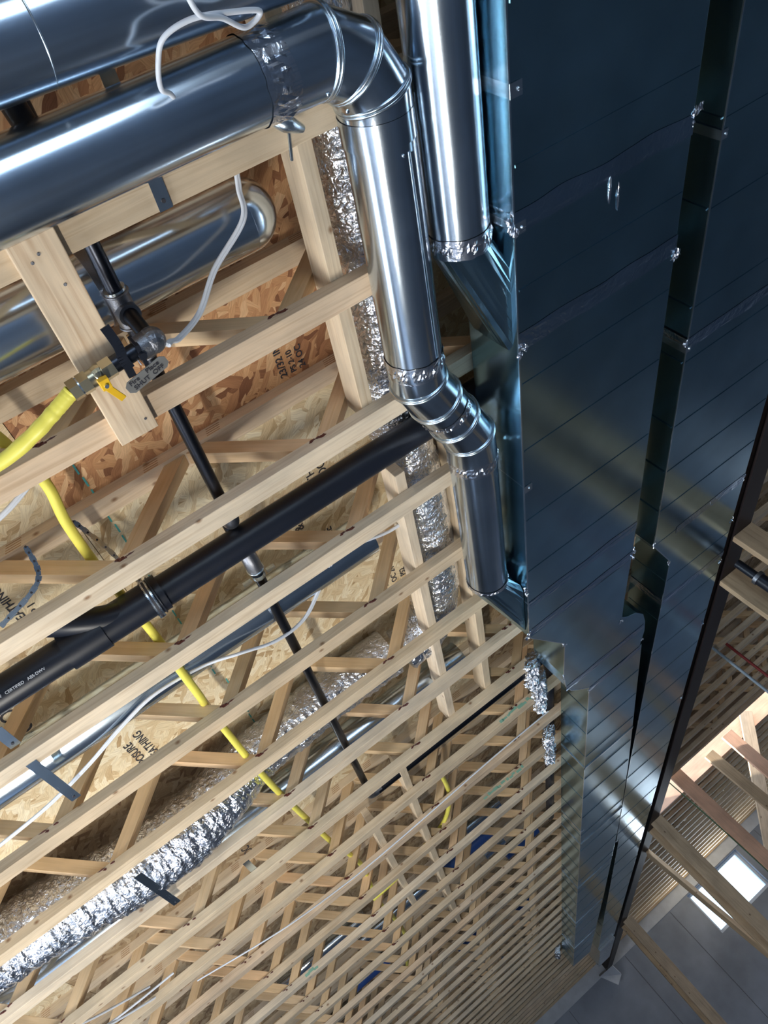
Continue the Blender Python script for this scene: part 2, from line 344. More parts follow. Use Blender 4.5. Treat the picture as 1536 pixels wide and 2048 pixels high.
# form lines and tie marks in the far wall
ftr = MB()
for x, z0 in ((1.6, -1.0), (2.9, -1.0), (4.0, -1.2), (6.2, -1.2)): ftr.box((x - .004, YF - .004, z0), (x + .004, YF, 1.22))
struct(ftr.build('trim_2', plain('form_line', (0.17, 0.18, 0.20), 0.9)))
struct(MB().box((XL, YF - .012, 1.24), (4.0, YF, ZC)).box((4.0, YF - .012, 1.24), (XR, YF, ZC)).build('trim_1', FOAMW))
# sill plate and rim board round the far wall
tag(MB().box((XL, YF - .03, ZC), (XR, YF + .14, ZC + .04)).build('sill_plate', WOOD), 'long wooden sill plate lying on top of the far concrete wall', 'sill plate')
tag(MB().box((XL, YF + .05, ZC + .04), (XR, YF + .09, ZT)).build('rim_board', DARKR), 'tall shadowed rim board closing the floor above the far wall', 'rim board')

# subfloor: one ceiling, reddish and pale panels, far ones coloured darker as bay shade
OPX0, OPX1, OPY0, OPY1 = 2.66, 5.3, 7.87, 8.9
ce = MB(); rp = random.Random(3)
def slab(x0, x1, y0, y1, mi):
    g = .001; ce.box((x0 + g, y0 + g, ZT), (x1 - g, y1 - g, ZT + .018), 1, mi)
col = -6.2; ci = 0
while col < 7.9:
    seams = [YB - .2, 1.43 + (0 if ci % 2 else 1.22) - 2.44 * 2]
    y = seams[0]; nxt = 1.43 + (0 if ci % 2 else 1.22) - 2.44 * 2
    while nxt <= y: nxt += 2.44
    x1 = col + 1.22
    while y < 15.45:
        y1 = min(nxt, 15.45)
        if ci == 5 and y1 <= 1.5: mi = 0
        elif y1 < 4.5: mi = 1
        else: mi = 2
        # keep the stair opening clear
        if x1 > OPX0 and col < OPX1 and y1 > OPY0 and y < OPY1:
            if y < OPY0: slab(col, x1, y, OPY0, mi)
            if y1 > OPY1: slab(col, x1, OPY1, y1, mi)
            if col < OPX0: slab(col, OPX0, max(y, OPY0), min(y1, OPY1), mi)
            if x1 > OPX1: slab(OPX1, x1, max(y, OPY0), min(y1, OPY1), mi)
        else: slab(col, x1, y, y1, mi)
        y = y1; nxt += 2.44
    col = x1; ci += 1
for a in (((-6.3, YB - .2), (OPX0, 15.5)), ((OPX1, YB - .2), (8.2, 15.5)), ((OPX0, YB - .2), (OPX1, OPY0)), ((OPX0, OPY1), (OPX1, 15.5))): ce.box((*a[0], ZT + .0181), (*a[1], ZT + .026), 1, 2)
ceil = struct(ce.build('ceiling', [OSBR, OSBP, OSBSHADE]))
def stamp(lines, x, y, size):
    for i, (t, s_) in enumerate(lines):
        textmesh('printed_stamp', t, size * s_, (x, y, ZT - .0012), (0, -1, 0), (-1, 0, 0), INK, ceil, .0005); x += size * max(s_, 1.0) * 1.0
stamp([('SHEATHING & 24', 1.1), ('PS2', .8), ('EXPOSURE', 1.0)], .50, 2.30, .045)
stamp([('23/32 IN', 1.0), ('PS 2-10', .8), ('24 OC', .9)], .62, 1.40, .032)
stamp([('THIS SIDE', 1.0), ('DOWN', 1.0)], .60, 1.84, .045)
stamp([('DAO ON', 1.5), ('OSB', 1.0)], -.57, 2.22, .05)
stamp([('SHEATHING', .9), ('EXP 1', .8)], -.36, 1.72, .04)
stamp([('FLOOR', .9), ('OC 24', .8), ('PS2', .8)], .75, 2.62, .045)
stamp([('EXPOSURE', .9), ('SHEATHING', .9)], -.40, 2.70, .05)
stamp([('24 OC', 1.0), ('OSB', .9)], -.35, 3.95, .06)
stamp([('32 OC', 1.0), ('EXP', .9)], -.18, 3.50, .06)
for i, (xa, ya, yb) in enumerate(((-.02, 1.15, 2.45), (-.0, 2.5, 3.2))):
    sn = MB(); L = int((yb - ya) / .05)
    for k in range(L): sn.box((xa + .002 * math.sin(k * 1.7) - .0025, ya + k * .05, ZT - .0012), (xa + .002 * math.sin(k * 1.7) + .0025, ya + k * .05 + .036, ZT - .0004), 1)
    sn.build('snap_line', TEAL, ceil)

# ------------------------------------------------------------------ open-web joists
YK = lambda k: 1.04 + .4064 * k
P_ = .607
def make_truss(x0, x1, label, group, fancy):
    t = thing('floor_joist', label, 'joist', (0, 0, ZC), group)
    # everything below is built about y = 0 and the truss root
    w_, h_ = .0635, .038
    m = MB(); m.box((x0, -w_ / 2, ZC), (x1, w_ / 2, ZC + h_)); m.build('bottom_chord', WOOD, t, .0015)
    m = MB(); m.box((x0, -w_ / 2, ZT - h_), (x1, w_ / 2, ZT))
    n0 = math.ceil((x0 + .06) / P_); n1 = math.floor((x1 + .06) / P_)
    if fancy:
        for n in range(n0, n1 + 1):
            for s_ in (-1, 1):
                xc = -.06 + P_ * (n + .5) + s_ * .10
                if not (x0 + .1 < xc < x1 - .1): continue
                for j in range(4): m.box((xc - .022 + j * .003, -w_ / 2 - .0006, ZT - .035 + j * .0085), (xc + .022 + j * .003, -w_ / 2 + .001, ZT - .0328 + j * .0085), 0, 1)
    m.build('top_chord', [WOOD, SLOTW], t, 0)
    for n in range(n0 - 1, n1 + 1):
        xb, xt, xb2 = -.06 + P_ * n, -.06 + P_ * (n + .5), -.06 + P_ * (n + 1)
        for a, b in ((xb + .012, xt - .018), (xb2 - .012, xt + .018)):
            if min(a, b) < x0 + .02 or max(a, b) > x1 - .02: continue
            m = MB(); m.beam((a, 0, ZC + .026), (b, 0, ZT - .024), .040, .046, up=V((0, 1, 0)) if False else V((-(ZT - ZC), 0, (b - a))).normalized() if b > a else V(((ZT - ZC), 0, (a - b))).normalized())
            m.build('web', WEB, t, .001)
    if fancy:
        for n in range(n0, n1 + 1):
            xb = -.06 + P_ * n; g = MB(); sd = n * 13 + 5; rr = random.Random(sd)
            for q in range(4): g.blob((xb + rr.uniform(-.035, .04), -w_ / 2 - .0003, ZC + h_ - rr.uniform(.002, .012)), rr.uniform(.004, .014), .002, rr.uniform(.002, .005), .4, seed=sd + q)
            g.build('glue_bead', GLUE, t)
    return t
def copy_tree(o, loc, label=None, group=None):
    r = o.copy(); C.objects.link(r); r.location = loc
    if label: r['label'] = label
    if group: r['group'] = group
    for ch in [c for c in bpy.data.objects if c.parent == o]:
        c = ch.copy(); C.objects.link(c); c.parent = r
    return r
ORD = ['zeroth', 'first', 'second', 'third', 'fourth', 'fifth', 'sixth', 'seventh', 'eighth', 'ninth', 'tenth', 'eleventh', 'twelfth', 'thirteenth', 'fourteenth', 'fifteenth', 'sixteenth', 'seventeenth', 'eighteenth', 'nineteenth', 'twentieth',
       'twenty-first', 'twenty-second', 'twenty-third', 'twenty-fourth', 'twenty-fifth', 'twenty-sixth', 'twenty-seventh', 'twenty-eighth', 'twenty-ninth', 'thirtieth']
NEAR = {-2: 'pale open-web joist between the two parallel round ducts at top left',
        -1: 'pale open-web joist just below the big round duct, held by the screwed plank',
        0: 'pale open-web joist crossing behind the free lower end of the screwed plank',
        1: 'pale open-web joist right above the thick black drain pipe',
        2: 'pinkish open-web joist right below the thick black drain pipe',
        3: 'open-web joist crossed by the white cable, two below the black drain pipe',
        4: 'open-web joist directly in front of the sagging diagonal foil flex duct'}
GL = 'open-web joists left of the rectangular ducts'
near = make_truss(XL + .02, 2.50, 'x', GL, True)
far = None
for k in range(-2, 35):
    if k in NEAR: lab = NEAR[k]
    else: lab = 'pale open-web floor joist left of the ducts, %s from the far wall' % ORD[35 - k] if 35 - k <= 30 else 'x'
    if k == -2: near.location = (0, YK(k), ZC); near['label'] = lab; continue
    if k <= 12: copy_tree(near, (0, YK(k), ZC), lab)
    else:
        if far is None: far = make_truss(XL + .02, 2.50, lab, GL, False); far.location = (0, YK(k), ZC)
        else: copy_tree(far, (0, YK(k), ZC), lab)
def paint(k, xa, xb):
    j = [o for o in C.objects if o.name.startswith('floor_joist') and abs(o.location.y - YK(k)) < .01][0]; m = MB(); rr = random.Random(k)
    x = xa
    while x < xb:
        L = rr.uniform(.015, .04); z = rr.uniform(.004, .016); m.box((x, YK(k) - .0324, ZC + z), (x + L, YK(k) - .0316, ZC + z + rr.uniform(.01, .02))); x += L * rr.uniform(.8, 1.5)
    m.build('green_paint_mark', SPRAY, j)
paint(7, 1.03, 1.24); paint(9, .85, 1.16); paint(10, -.56, -.50)
GR = 'open-web joists right of the steel beam'
rt = None
ks = list(range(3, 17)) + list(range(20, 35))
for k in ks:
    lab = ('dim open-web joist right of the steel beam, %s before the stair opening' % ORD[17 - k]) if k < 17 else ('striped open-web joist right of the beam, %s beyond the stair opening' % ORD[k - 19])
    if rt is None: rt = make_truss(2.52, XR - .02, lab, GR, False); rt.location = (0, YK(k), ZC)
    else: copy_tree(rt, (0, YK(k), ZC), lab)

wl = thing('added_fill_light', 'added unseen fill light, long and low, lying on the floor, facing the ceiling', 'fill light', (-1.25, 1.9, ZF))  # added out of view for light falloff and streaks on the ducts
MB().box((-1.35, 1.3, ZF + .001), (-1.15, 2.5, ZF + .15), 1).build('housing', STEELB, wl, .01)
dm, n_, l_, b_ = newmat('fill_light_panel'); b_.inputs['Emission Color'].default_value = (1, .95, .86, 1); b_.inputs['Emission Strength'].default_value = 12
MB().box((-1.33, 1.33, ZF + .151), (-1.17, 2.47, ZF + .158), 1).build('diffuser', dm, wl)

# ------------------------------------------------------------------ strongbacks and boards
def board(name, label, cat, a, b, axis, mat, group=None, bev=.002):
    m = MB(); m.box(a, b, axis); o = m.build(name, mat, None, bev); return tag(o, label, cat, group)
GS = 'long bracing boards threaded through the joists'
z0, z1 = ZC + .0385, ZC + .128
board('strongback', 'pale bracing board right of the big elbow, ending above the black drain pipe', 'brace', (.702, -.9, z0), (.740, 1.462, z1), 1, WOOD, GS)
board('strongback', 'pale bracing board starting below the black drain pipe, left of the foil flex duct', 'brace', (.755, 1.74, z0), (.793, 3.50, z1), 1, WOOD, GS)
board('strongback', 'pale bracing board between the foil flex duct and the lower straight round duct', 'brace', (.982, 1.46, z0), (1.02, 3.50, z1), 1, WOOD, GS)
board('strongback', 'short bracing board in the dark gap above the big elbow', 'brace', (.915, -.9, z0), (.953, .80, z1), 1, WOOD, GS)
board('strongback', 'far bracing board running on past the end of the black gas pipe', 'brace', (.43, 3.52, z0), (.468, 6.7, z1), 1, WOOD, GS)
board('strongback', 'faint bracing board left of the far end of the gas pipe, deep among the joists', 'brace', (.185, 3.9, z0), (.223, 5.6, z1), 1, WOOD, GS)
pl = thing('plank', 'flat knotty plank screwed under two joists beside the yellow gas valve', 'plank', (.132, .85, ZC - .02))
m = MB(); m.box((.090, .598, ZC - .0195), (.180, 1.080, ZC - .0005), 1); m.build('board', PLANK, pl, .002)
for x, y in ((.135, .63), (.118, .64), (.162, 1.045), (.150, .70)): MB().tube([(x, y, ZC - .0205), (x, y, ZC - .0185)], .0032, 12).build('screw_head', GREYIRON, pl)

# ------------------------------------------------------------------ round ducts
def bead_rings(name, pts, r, parent, mat=CLEAT, t=.0035, twin=True):
    P = [V(p) for p in pts]
    for i in range(1, len(P) - 1):
        d1 = (P[i] - P[i - 1]).normalized(); d2 = (P[i + 1] - P[i]).normalized(); nb = (d1 + d2).normalized(); m = MB()
        for s_ in ((-1, 1) if twin else (0,)): m.ring(P[i] + nb * s_ * .0035, nb, r + .001, t)
        m.build(name, mat, parent)
def foil_band(c, d, r, width, parent, seed=1, mat=None, a0=0, a1=2 * PI):
    rd = random.Random(seed); d = V(d).normalized(); u = d.orthogonal().normalized(); w_ = d.cross(u); m = MB(); seg = 90; nr = 7; b = 0
    for j in range(nr):
        t = (j / (nr - 1) - .5)
        for k in range(seg):
            a = a0 + (a1 - a0) * k / seg; f = noise.noise(V((math.cos(a) * 4 + seed, math.sin(a) * 4, t * 3)))
            f2 = noise.noise(V((math.cos(a) * 14, math.sin(a) * 14 + seed, t * 6)))
            rr = r + .001 + (max(0, f2) * .007 if 2 <= j <= nr - 3 else 0.0)
            m.v.append(V(c) + (u * math.cos(a) + w_ * math.sin(a)) * rr + d * (t * width + f * .003 * (abs(t) > .4)))
    for j in range(nr - 1):
        for k in range(seg):
            k2 = (k + 1) % seg; m.face([j * seg + k, j * seg + k2, (j + 1) * seg + k2, (j + 1) * seg + k], [(0, 0), (.01, 0), (.01, .01), (0, .01)], 0, False)
    return m.build('foil_tape', mat or TAPE, parent)
def crumple(c, s_, parent, seed, name='foil_crumple', flat=(1, 1, .5)):
    rd = random.Random(seed); m = MB()
    for q in range(6):
        p = V(c) + V((rd.uniform(-1, 1) * s_ * flat[0], rd.uniform(-1, 1) * s_ * flat[1], rd.uniform(-1, .6) * s_ * flat[2] * .5))
        m.blob(p, s_ * .42 * flat[0], s_ * .45 * flat[1], s_ * .3 * flat[2], .55, rings=5, seg=7, seed=seed * 7 + q)
    return m.build(name, TAPE, parent)
def seam(pts, r, ang, parent):
    P = [V(p) for p in pts]; d = (P[-1] - P[0]).normalized(); u = d.orthogonal().normalized(); w_ = d.cross(u); o = (u * math.cos(ang) + w_ * math.sin(ang)) * (r + .0006)
    m = MB(); m.beam(P[0] + o, P[-1] + o, .009, .0016, up=o); return m.build('lock_seam', CLEAT, parent)
RD = .0745
# corner duct at top left
d0 = thing('round_duct', 'big shiny round duct in the top left corner', 'duct', (-.5, .25, 1.35), 'big round ducts under the joists')
p0, p1 = V((-2.9, .30, 1.35)), V((1.9, .305, 1.35)); p0.y = .20; 
MB().tube([(-2.9, .215, 1.35), (.85, .333, 1.35)], RD, 64).build('duct_body', ROUND, d0)
MB().ring((.27, .313, 1.35), (1, .03, 0), RD + .0005, .0014, 64).build('joint_line', CLEAT, d0)
# the long elbowed run
d1 = thing('elbowed_duct', 'big round duct that turns through an elbow and runs down beside the rectangular duct', 'duct', (.824, .492, 1.35), 'big round ducts under the joists')
y1, x2, zz = .492, .828, 1.348
MB().tube([(-2.9, .485, zz), (.64, y1, zz)], RD, 72).build('cross_pipe', ROUND, d1)
el = []
rb = .135; cx, cy = x2 - rb, y1 + rb
el.append((.62, y1, zz)); el.append((cx - .0, y1, zz))
angs = [0, 30, 60, 90]
el = [(.615, y1, zz)]
gp = [(cx + rb * math.tan(math.radians(15)) - .036 + .0, y1, zz)]
th = math.tan(math.radians(15)) * rb
pts_e = [(.63, y1, zz), (cx + th * 0 , y1, zz)]
e0 = V((cx - .02, y1, zz)); ea = V((cx + th, y1, zz)); 
eb = V((cx + th + 2 * th * math.cos(math.radians(30)), y1 + 2 * th * math.sin(math.radians(30)), zz))
ec = V((x2, y1 + rb - th, zz)); ed = V((x2, y1 + rb + .025, zz))
E = [V((.63, y1, zz)), ea, eb, ec, V((x2, y1 + rb + .03, zz))]
MB().tube(E, RD + .002, 72, False).build('elbow', ROUND, d1)
bead_rings('elbow_bead', E, RD + .003, d1)
MB().tube([(x2, y1 + rb + .0, zz), (x2 + .0, y1 + rb + .055, zz - .0)], RD + .0032, 72, False).build('collar', ROUND, d1)
dn = [V((x2, y1 + rb, zz)), V((.822, 1.27, zz))]
MB().tube(dn, RD, 72).build('down_pipe', ROUND, d1)
foil_band((.615, y1, zz), (1, 0, 0), RD + .001, .062, d1, 3)
foil_band((.8225, 1.245, zz), (0, 1, 0), RD + .001, .05, d1, 5)
O = [V((.822, 1.25, zz)), V((.824, 1.315, zz)), V((.865, 1.405, zz - .002)), V((.915, 1.51, zz - .006)), V((.957, 1.60, zz - .01)), V((.962, 1.68, zz - .012))]
MB().tube(O, RD + .002, 72, False).build('offset_elbow', ROUND, d1)
bead_rings('elbow_bead', O, RD + .003, d1)
MB().tube([(.962, 1.66, 1.336), (.965, 2.36, 1.333)], RD, 72).build('lower_pipe', ROUND, d1)
foil_band((.962, 1.70, 1.336), (0, 1, 0), RD + .001, .05, d1, 9)
foil_band((.89, 1.455, zz - .004), (.4, .9, 0), RD + .002, .03, d1, 12, a0=1.5, a1=4.5)
for x, y, z in ((.70, .54, zz - .062), (.73, .58, zz - .065), (.83, .70, zz - .075), (.60, .45, zz - .065)):
    MB().blob((x, y, z), .004, .004, .003, .1).build('screw_head', CLEAT, d1)
seam([(.84, .70, zz), (.84, 1.22, zz)], RD, 2.2, d1)
# neighbour duct beside the rectangular trunk with its boot
def boot(parent, circ_c, r, yN, yF, xs, zb, zt):
    # round end facing -y lofted to a rectangular opening on the plane x = xs
    m = MB(); seg = 32; c = V(circ_c); ring0 = []; ring1 = []
    for k in range(seg):
        a = 2 * PI * (k + .5) / seg; cx_, sz_ = math.cos(a), math.sin(a)
        ring0.append(c + V((cx_ * r, 0, sz_ * r)))
        mx = max(abs(cx_), abs(sz_)); qx, qz = cx_ / mx, sz_ / mx
        t = (1 - qx) / 2          # right side of the circle -> near edge, left side -> far edge
        ring1.append(V((xs, yN + (yF - yN) * t, (zb + zt) / 2 + (zt - zb) / 2 * qz)))
    m.loft([[p - V((0, .02, 0)) for p in ring0], ring0, ring1], smooth=False)
    return m.build('boot', RECT, parent)
d2 = thing('branch_duct', 'bright round duct hugging the rectangular trunk, ending in a flared boot at the top', 'duct', (.987, .4, 1.33), 'big round ducts under the joists')
MB().tube([(.987, -1.2, 1.33), (.987, .985, 1.33)], RD, 72).build('duct_body', ROUND, d2)
foil_band((.987, .965, 1.33), (0, 1, 0), RD + .001, .05, d2, 21)
foil_band((.987, .34, 1.33), (0, 1, 0), RD + .001, .05, d2, 23)
boot(d2, (.987, .985, 1.33), RD + .001, 1.05, 1.335, 1.072, 1.245, 1.425)
boot(d1, (.965, 2.355, 1.333), RD + .001, 2.41, 2.74, 1.060, 1.245, 1.425)
foil_band((.965, 2.345, 1.333), (0, 1, 0), RD + .001, .02, d1, 25)

# ducts lying between the joists
def bay_duct(label, x0, x1, y, z, r, dome=True, body=ROUND, ya=None):
    t = thing('bay_duct', label, 'duct', ((x0 + x1) / 2, y, z), 'round ducts lying between the joists')
    pts = [(x0, y if ya is None else ya, z)]; rr = [r]
    pts.append((x1, y, z)); rr.append(r)
    MB().tube(pts, r, 48).build('duct_body', body, t)
    if dome:
        e = [V((x1 - .002 + r * math.sin(q * PI / 16), y, z + .0)) for q in range(0, 8)]
        MB().tube(e, [(r + .0008) * math.cos(q * PI / 16) for q in range(0, 8)], 48).build('domed_end', body, t)
    return t
t = bay_duct('dull round duct between joists, its rounded end near the white cable', -4.8, .585, .83, 1.60, .083)
MB().tube([(.215, .83, 1.60), (.24, .83, 1.60)], .086, 48).build('joint_band', GREYIRON, t)
bay_duct('round duct hidden above the joist just below the black drain pipe', -4.8, .66, 2.055, 1.59, .074, False)
bay_duct('bright round duct just behind the sagging foil flex duct', -4.8, .95, 3.26, 1.60, .074, False)
for i, (xx, yy, L) in enumerate(((-.45, 5.72, .35), (.05, 6.13, .30), (.95, 5.72, .16), (1.0, 6.55, .10), (-.9, 7.35, .4), (.8, 10.6, .16))):
    t = thing('duct_stub', ['short silver duct glinting low among the far joists, leftmost', 'short silver duct next to blue plastic deep among the joists', 'curved silver duct piece beside the blue bundle right of centre', 'tiny silver duct piece just left of the trunk duct', 'silver duct piece near the bottom left edge', 'tiny bright metal tube just left of the trunk end'][i], 'duct', (xx, yy, 1.52), 'silver duct bits among the far joists')
    rs = .045 if i < 5 else .02; MB().tube([(xx - L, yy, ZT - .0005 - rs), (xx + L, yy, ZT - .0005 - rs)], rs, 24).build('duct_body', ROUND, t)
for i, (x0, x1, yy, r) in enumerate(((.55, 1.0, 6.13, .045), (-.50, -.15, 6.95, .05), (1.1, 1.45, 6.95, .05), (.4, .75, 8.57, .045), (1.1, 1.4, 9.0, .045))):
    b = MB().tube([(x0, yy, ZT - .0005 - r), (x1, yy, ZT - .0005 - r)], r, 20).build('blue_pipe', BLUEP)
    tag(b, ['blue pipe piece between far joists, the upper one right of centre', 'blue pipe piece between far joists at lower left', 'blue pipe piece right beside the trunk duct', 'blue pipe piece low in the middle of the far joists', 'blue pipe piece nearest the end of the trunk duct'][i], 'pipe', 'blue pipes among the far joists')

# ------------------------------------------------------------------ foil flex duct
def flex(name, label, path, r, seed, k=14, squash=None, sub=None):
    P = smooth_path(path, k)
    def rf(i, a, L):
        q = V((math.cos(a) * 1.3, math.sin(a) * 1.3, L * 13 + seed)); f = noise.noise(q); f2 = noise.noise(V((math.cos(a) * 2.2 + 7, math.sin(a) * 2.2, L * 48 + seed))); f3 = noise.noise(V((math.cos(a) * 7, math.sin(a) * 7 + 3, L * 90 + seed)))
        base = r(PX[min(i, len(PX) - 1)]) if callable(r) else r
        return base * (1 + .05 * f + .065 * f2 + .03 * f3)
    PX = []
    D = [P[0]]
    for i in range(len(P) - 1):
        L = (P[i + 1] - P[i]).length; q = max(1, int(L / .006))
        for j in range(1, q + 1): D.append(P[i].lerp(P[i + 1], j / q))
    PX += [p.x for p in D]
    o = MB().tube(D, .1, 72, True, rf, 0, False).build(name, FOIL)
    return tag(o, label, 'flex duct')
flex('flex_duct', 'crinkled foil flex duct running down between two bracing boards', [(.87, .05, 1.60), (.875, .5, 1.60), (.885, 1.0, 1.60), (.885, 1.4, 1.61), (.88, 1.62, 1.632), (.893, 1.9, 1.60), (.895, 2.25, 1.59), (.885, 2.6, 1.59), (.80, 2.83, 1.59), (.66, 2.86, 1.59)], .097, 1)
flex('sagging_flex_duct', 'fat crinkled foil flex duct sagging diagonally between the joists to the left edge', [(.62, 2.865, 1.62), (.45, 2.87, 1.625), (.25, 2.875, 1.626), (.05, 2.88, 1.615), (-.1, 2.88, 1.605), (-.28, 2.88, 1.55), (-.45, 2.88, 1.52), (-.65, 2.88, 1.525), (-.85, 2.875, 1.55), (-1.1, 2.87, 1.575), (-1.6, 2.87, 1.58), (-2.3, 2.87, 1.58)], lambda x: .130 if x < -.45 else (.130 - (x + .45) * .07 if x < -.1 else .104), 5)

# ------------------------------------------------------------------ black drain pipe
ab = thing('drain_pipe', 'thick black plastic drain pipe slung diagonally across the joists', 'pipe', (.2, 1.625, 1.485))
za = 1.487
MB().tube([(-2.6, 1.61, za), (1.30, 1.635, za)], .046, 48).build('pipe_body', ABS, ab)
MB().tube([(-.30, 1.622, za), (-.19, 1.623, za)], .0545, 48).build('hub', ABS, ab); MB().tube([(-.19, 1.623, za), (-.04, 1.624, za)], .050, 48).build('fitting_body', ABS, ab)
MB().tube([(-.055, 1.624, za), (-.01, 1.624, za)], .0535, 48).build('hub', ABS, ab)
MB().tube(smooth_path([(-.08, 1.62, za), (-.16, 1.60, za + .0), (-.24, 1.565, za + .02), (-.30, 1.54, za + .05)], 5), .036, 32).build('wye_branch', ABS, ab)
MB().ring((-.03, 1.624, za), (1, 0, 0), .0545, .003, 48).build('ring_seam', ABS, ab)
textmesh('printed_line', 'ABS DWV   CERTIFIED   ABS-DWV', .011, (-.52, 1.592, za - .0400), (1, 0, 0), (0, -.75, .66), FOAMW, ab)
def perf_strap(pts, wdt, nrmf, parent, name='perforated_strap'):
    P = smooth_path(pts, 8); m = MB()
    for i in range(len(P) - 1): m.beam(P[i], P[i + 1], wdt * (1 if i % 2 else .8), .0012, up=nrmf(P[i]))
    o = m.build(name, CLEAT, parent); h = MB()
    for i in range(0, len(P) - 1, 2):
        n_ = V(nrmf(P[i])).normalized(); h.tube([P[i] + n_ * .0002, P[i] + n_ * .0012], wdt * .22, 10)
    h.build('strap_hole', INK, o); return o
sx = -.045; cen = V((sx, 1.624, za))
ps = []
for q in range(0, 9):
    a = math.radians(165 + q * 19); ps.append(cen + V((0, math.cos(a) * .0575, math.sin(a) * .0575)))
st = thing('pipe_hanger', 'perforated metal strap slung round the black drain pipe', 'strap', tuple(cen))
perf_strap([cen + V((-.004, -.075, .05))] + ps + [cen + V((0, .07, .05))], .017, lambda p: (p - cen) if (p - cen).length > 0 else V((0, 0, -1)), st)
tag(MB().blob((-.60, 1.49, 1.55), .05, .045, .035, .1, rings=8, seg=14).tube([(-.75, 1.47, 1.56), (-.57, 1.50, 1.55)], .034, 24).build('black_fitting', ABS), 'black plastic fitting at the left edge above the drain pipe', 'fitting')
for i, (a, b_, c) in enumerate((((-.215, 1.30, 1.55), (-.235, 1.36, 1.49), (-.36, 1.395, 1.46)), ((-.10, 1.40, 1.66), (-.07, 1.50, 1.62), (-.05, 1.60, 1.56)))):
    s2 = thing('hanging_strap', ['perforated metal strap dangling near the left edge beside the yellow pipe', 'perforated strap in shadow behind the first web left of the drain pipe'][i], 'strap', a)
    perf_strap([a, b_, c], .014, lambda p: V((.3, -.6, -.7)), s2)

# ------------------------------------------------------------------ gas pipe
g = thing('gas_pipe', 'slim black iron gas pipe running down across the joists', 'pipe', (.245, 1.0, 1.5))
gx, gr = .245, .0168
def T(pts, r, name, mat, par=g, seg=28, caps=True): return MB().tube(pts, r, seg, caps, smooth=seg > 8).build(name, mat, par)
T([(.238, .30, 1.50), (.240, .80, 1.50)], gr, 'pipe_length', BLACKIRON)
T([(.240, .795, 1.50), (.2405, .803, 1.50)], .0235, 'thread_ring', CLEAT)
T([(.2405, .80, 1.50), (.241, .885, 1.50)], .024, 'tee_fitting', GREYIRON)
for y in (.805, .883): MB().ring((.241, y, 1.50), (0, 1, 0), .024, .003).build('fitting_rim', GREYIRON, g)
T([(.241, .845, 1.50), (.241, .845, 1.465)], .0235, 'tee_branch', GREYIRON)
T([(.241, .845, 1.47), (.241, .862, 1.395)], gr, 'drop_nipple', BLACKIRON)
T([(.241, .885, 1.50), (.242, .935, 1.50)], gr, 'short_nipple', BLACKIRON)
T([(.242, .925, 1.50), (.242, .965, 1.50)], .0235, 'coupling', GREYIRON)
T([(.242, .95, 1.50), (.245, 1.53, 1.50)], gr, 'pipe_length', BLACKIRON)
T(smooth_path([(.245, 1.505, 1.498), (.245, 1.54, 1.500), (.245, 1.566, 1.52), (.245, 1.572, 1.57)], 5), .0235, 'elbow', GREYIRON)
T(smooth_path([(.245, 1.57, 1.55), (.245, 1.60, 1.585), (.245, 1.66, 1.585), (.245, 1.70, 1.55)], 6), gr, 'bridge_pipe', BLACKIRON)
T(smooth_path([(.245, 1.695, 1.56), (.245, 1.705, 1.528), (.245, 1.735, 1.505), (.245, 1.775, 1.50)], 6), .0245, 'elbow', GREYIRON)
MB().ring((.245, 1.775, 1.50), (0, 1, 0), .0245, .003).build('fitting_rim', CLEAT, g)
T([(.245, 1.77, 1.50), (.262, 3.66, 1.50)], gr, 'pipe_length', BLACKIRON)
T(smooth_path([(.262, 3.62, 1.50), (.264, 3.655, 1.50), (.285, 3.665, 1.50), (.32, 3.666, 1.50)], 5), .026, 'elbow', GREYIRON)
T([(.30, 3.666, 1.497), (1.42, 3.666, 1.497)], .0235, 'pipe_length', BLACKIRON)
fl = thing('pipe_clamp', 'small metal split clamp round the gas pipe below the drain pipe', 'clamp', (.245, 1.80, 1.50))
MB().tube([(.245, 1.795, 1.50), (.245, 1.812, 1.50)], .022, 24).build('band', CLEAT, fl); MB().box((.272, 1.797, 1.488), (.300, 1.811, 1.497)).build('ear', CLEAT, fl); MB().box((.190, 1.797, 1.488), (.218, 1.811, 1.497)).build('ear', CLEAT, fl)
tag(MB().tube([(1.43, 3.75, 1.50), (1.44, 6.2, 1.50)], .03, 20).build('dark_pipe', ABS), 'dark pipe running between joists just left of the trunk offset', 'pipe')
# valve assembly
vz = 1.375
va = thing('gas_valve', 'brass gas valve with yellow lever and black lockable shut-off handle', 'valve', (.15, .87, vz))
MB().blob((.243, .862, vz), .027, .028, .028, .01, rings=10, seg=20).build('elbow_fitting', GREYIRON, va)
T([(.243, .862, vz), (.212, .865, vz)], .026, 'elbow_fitting', GREYIRON, va)
T([(.215, .865, vz), (.150, .870, vz)], .0175, 'nipple', BLACKIRON, va)
m = MB(); m.box((.204, .842, vz - .024), (.212, .890, vz + .02)).tube([(.208, .866, vz - .023), (.208, .866, vz - .031)], .008, 12); m.build('handle_stem', ABS, va)
m = MB(); Pp = smooth_path([(.176, .880, vz - .022), (.172, .855, vz - .020), (.176, .830, vz - .012), (.172, .790, vz + .002)], 5)
for i in range(len(Pp) - 1): m.beam(Pp[i], Pp[i + 1], .019, .006, up=V((0, .3, 1)))
m.box((.165, .872, vz - .022), (.181, .900, vz - .012)); m.build('shutoff_lever', ABS, va)
T([(.152, .870, vz), (.128, .872, vz)], .0215, 'hex_nut', BRASS, va, 6)
T([(.134, .8715, vz), (.095, .875, vz)], .019, 'valve_body', BRASS, va, 24)
MB().blob((.118, .873, vz), .020, .022, .021, .02, rings=8, seg=16).build('valve_body', BRASS, va)
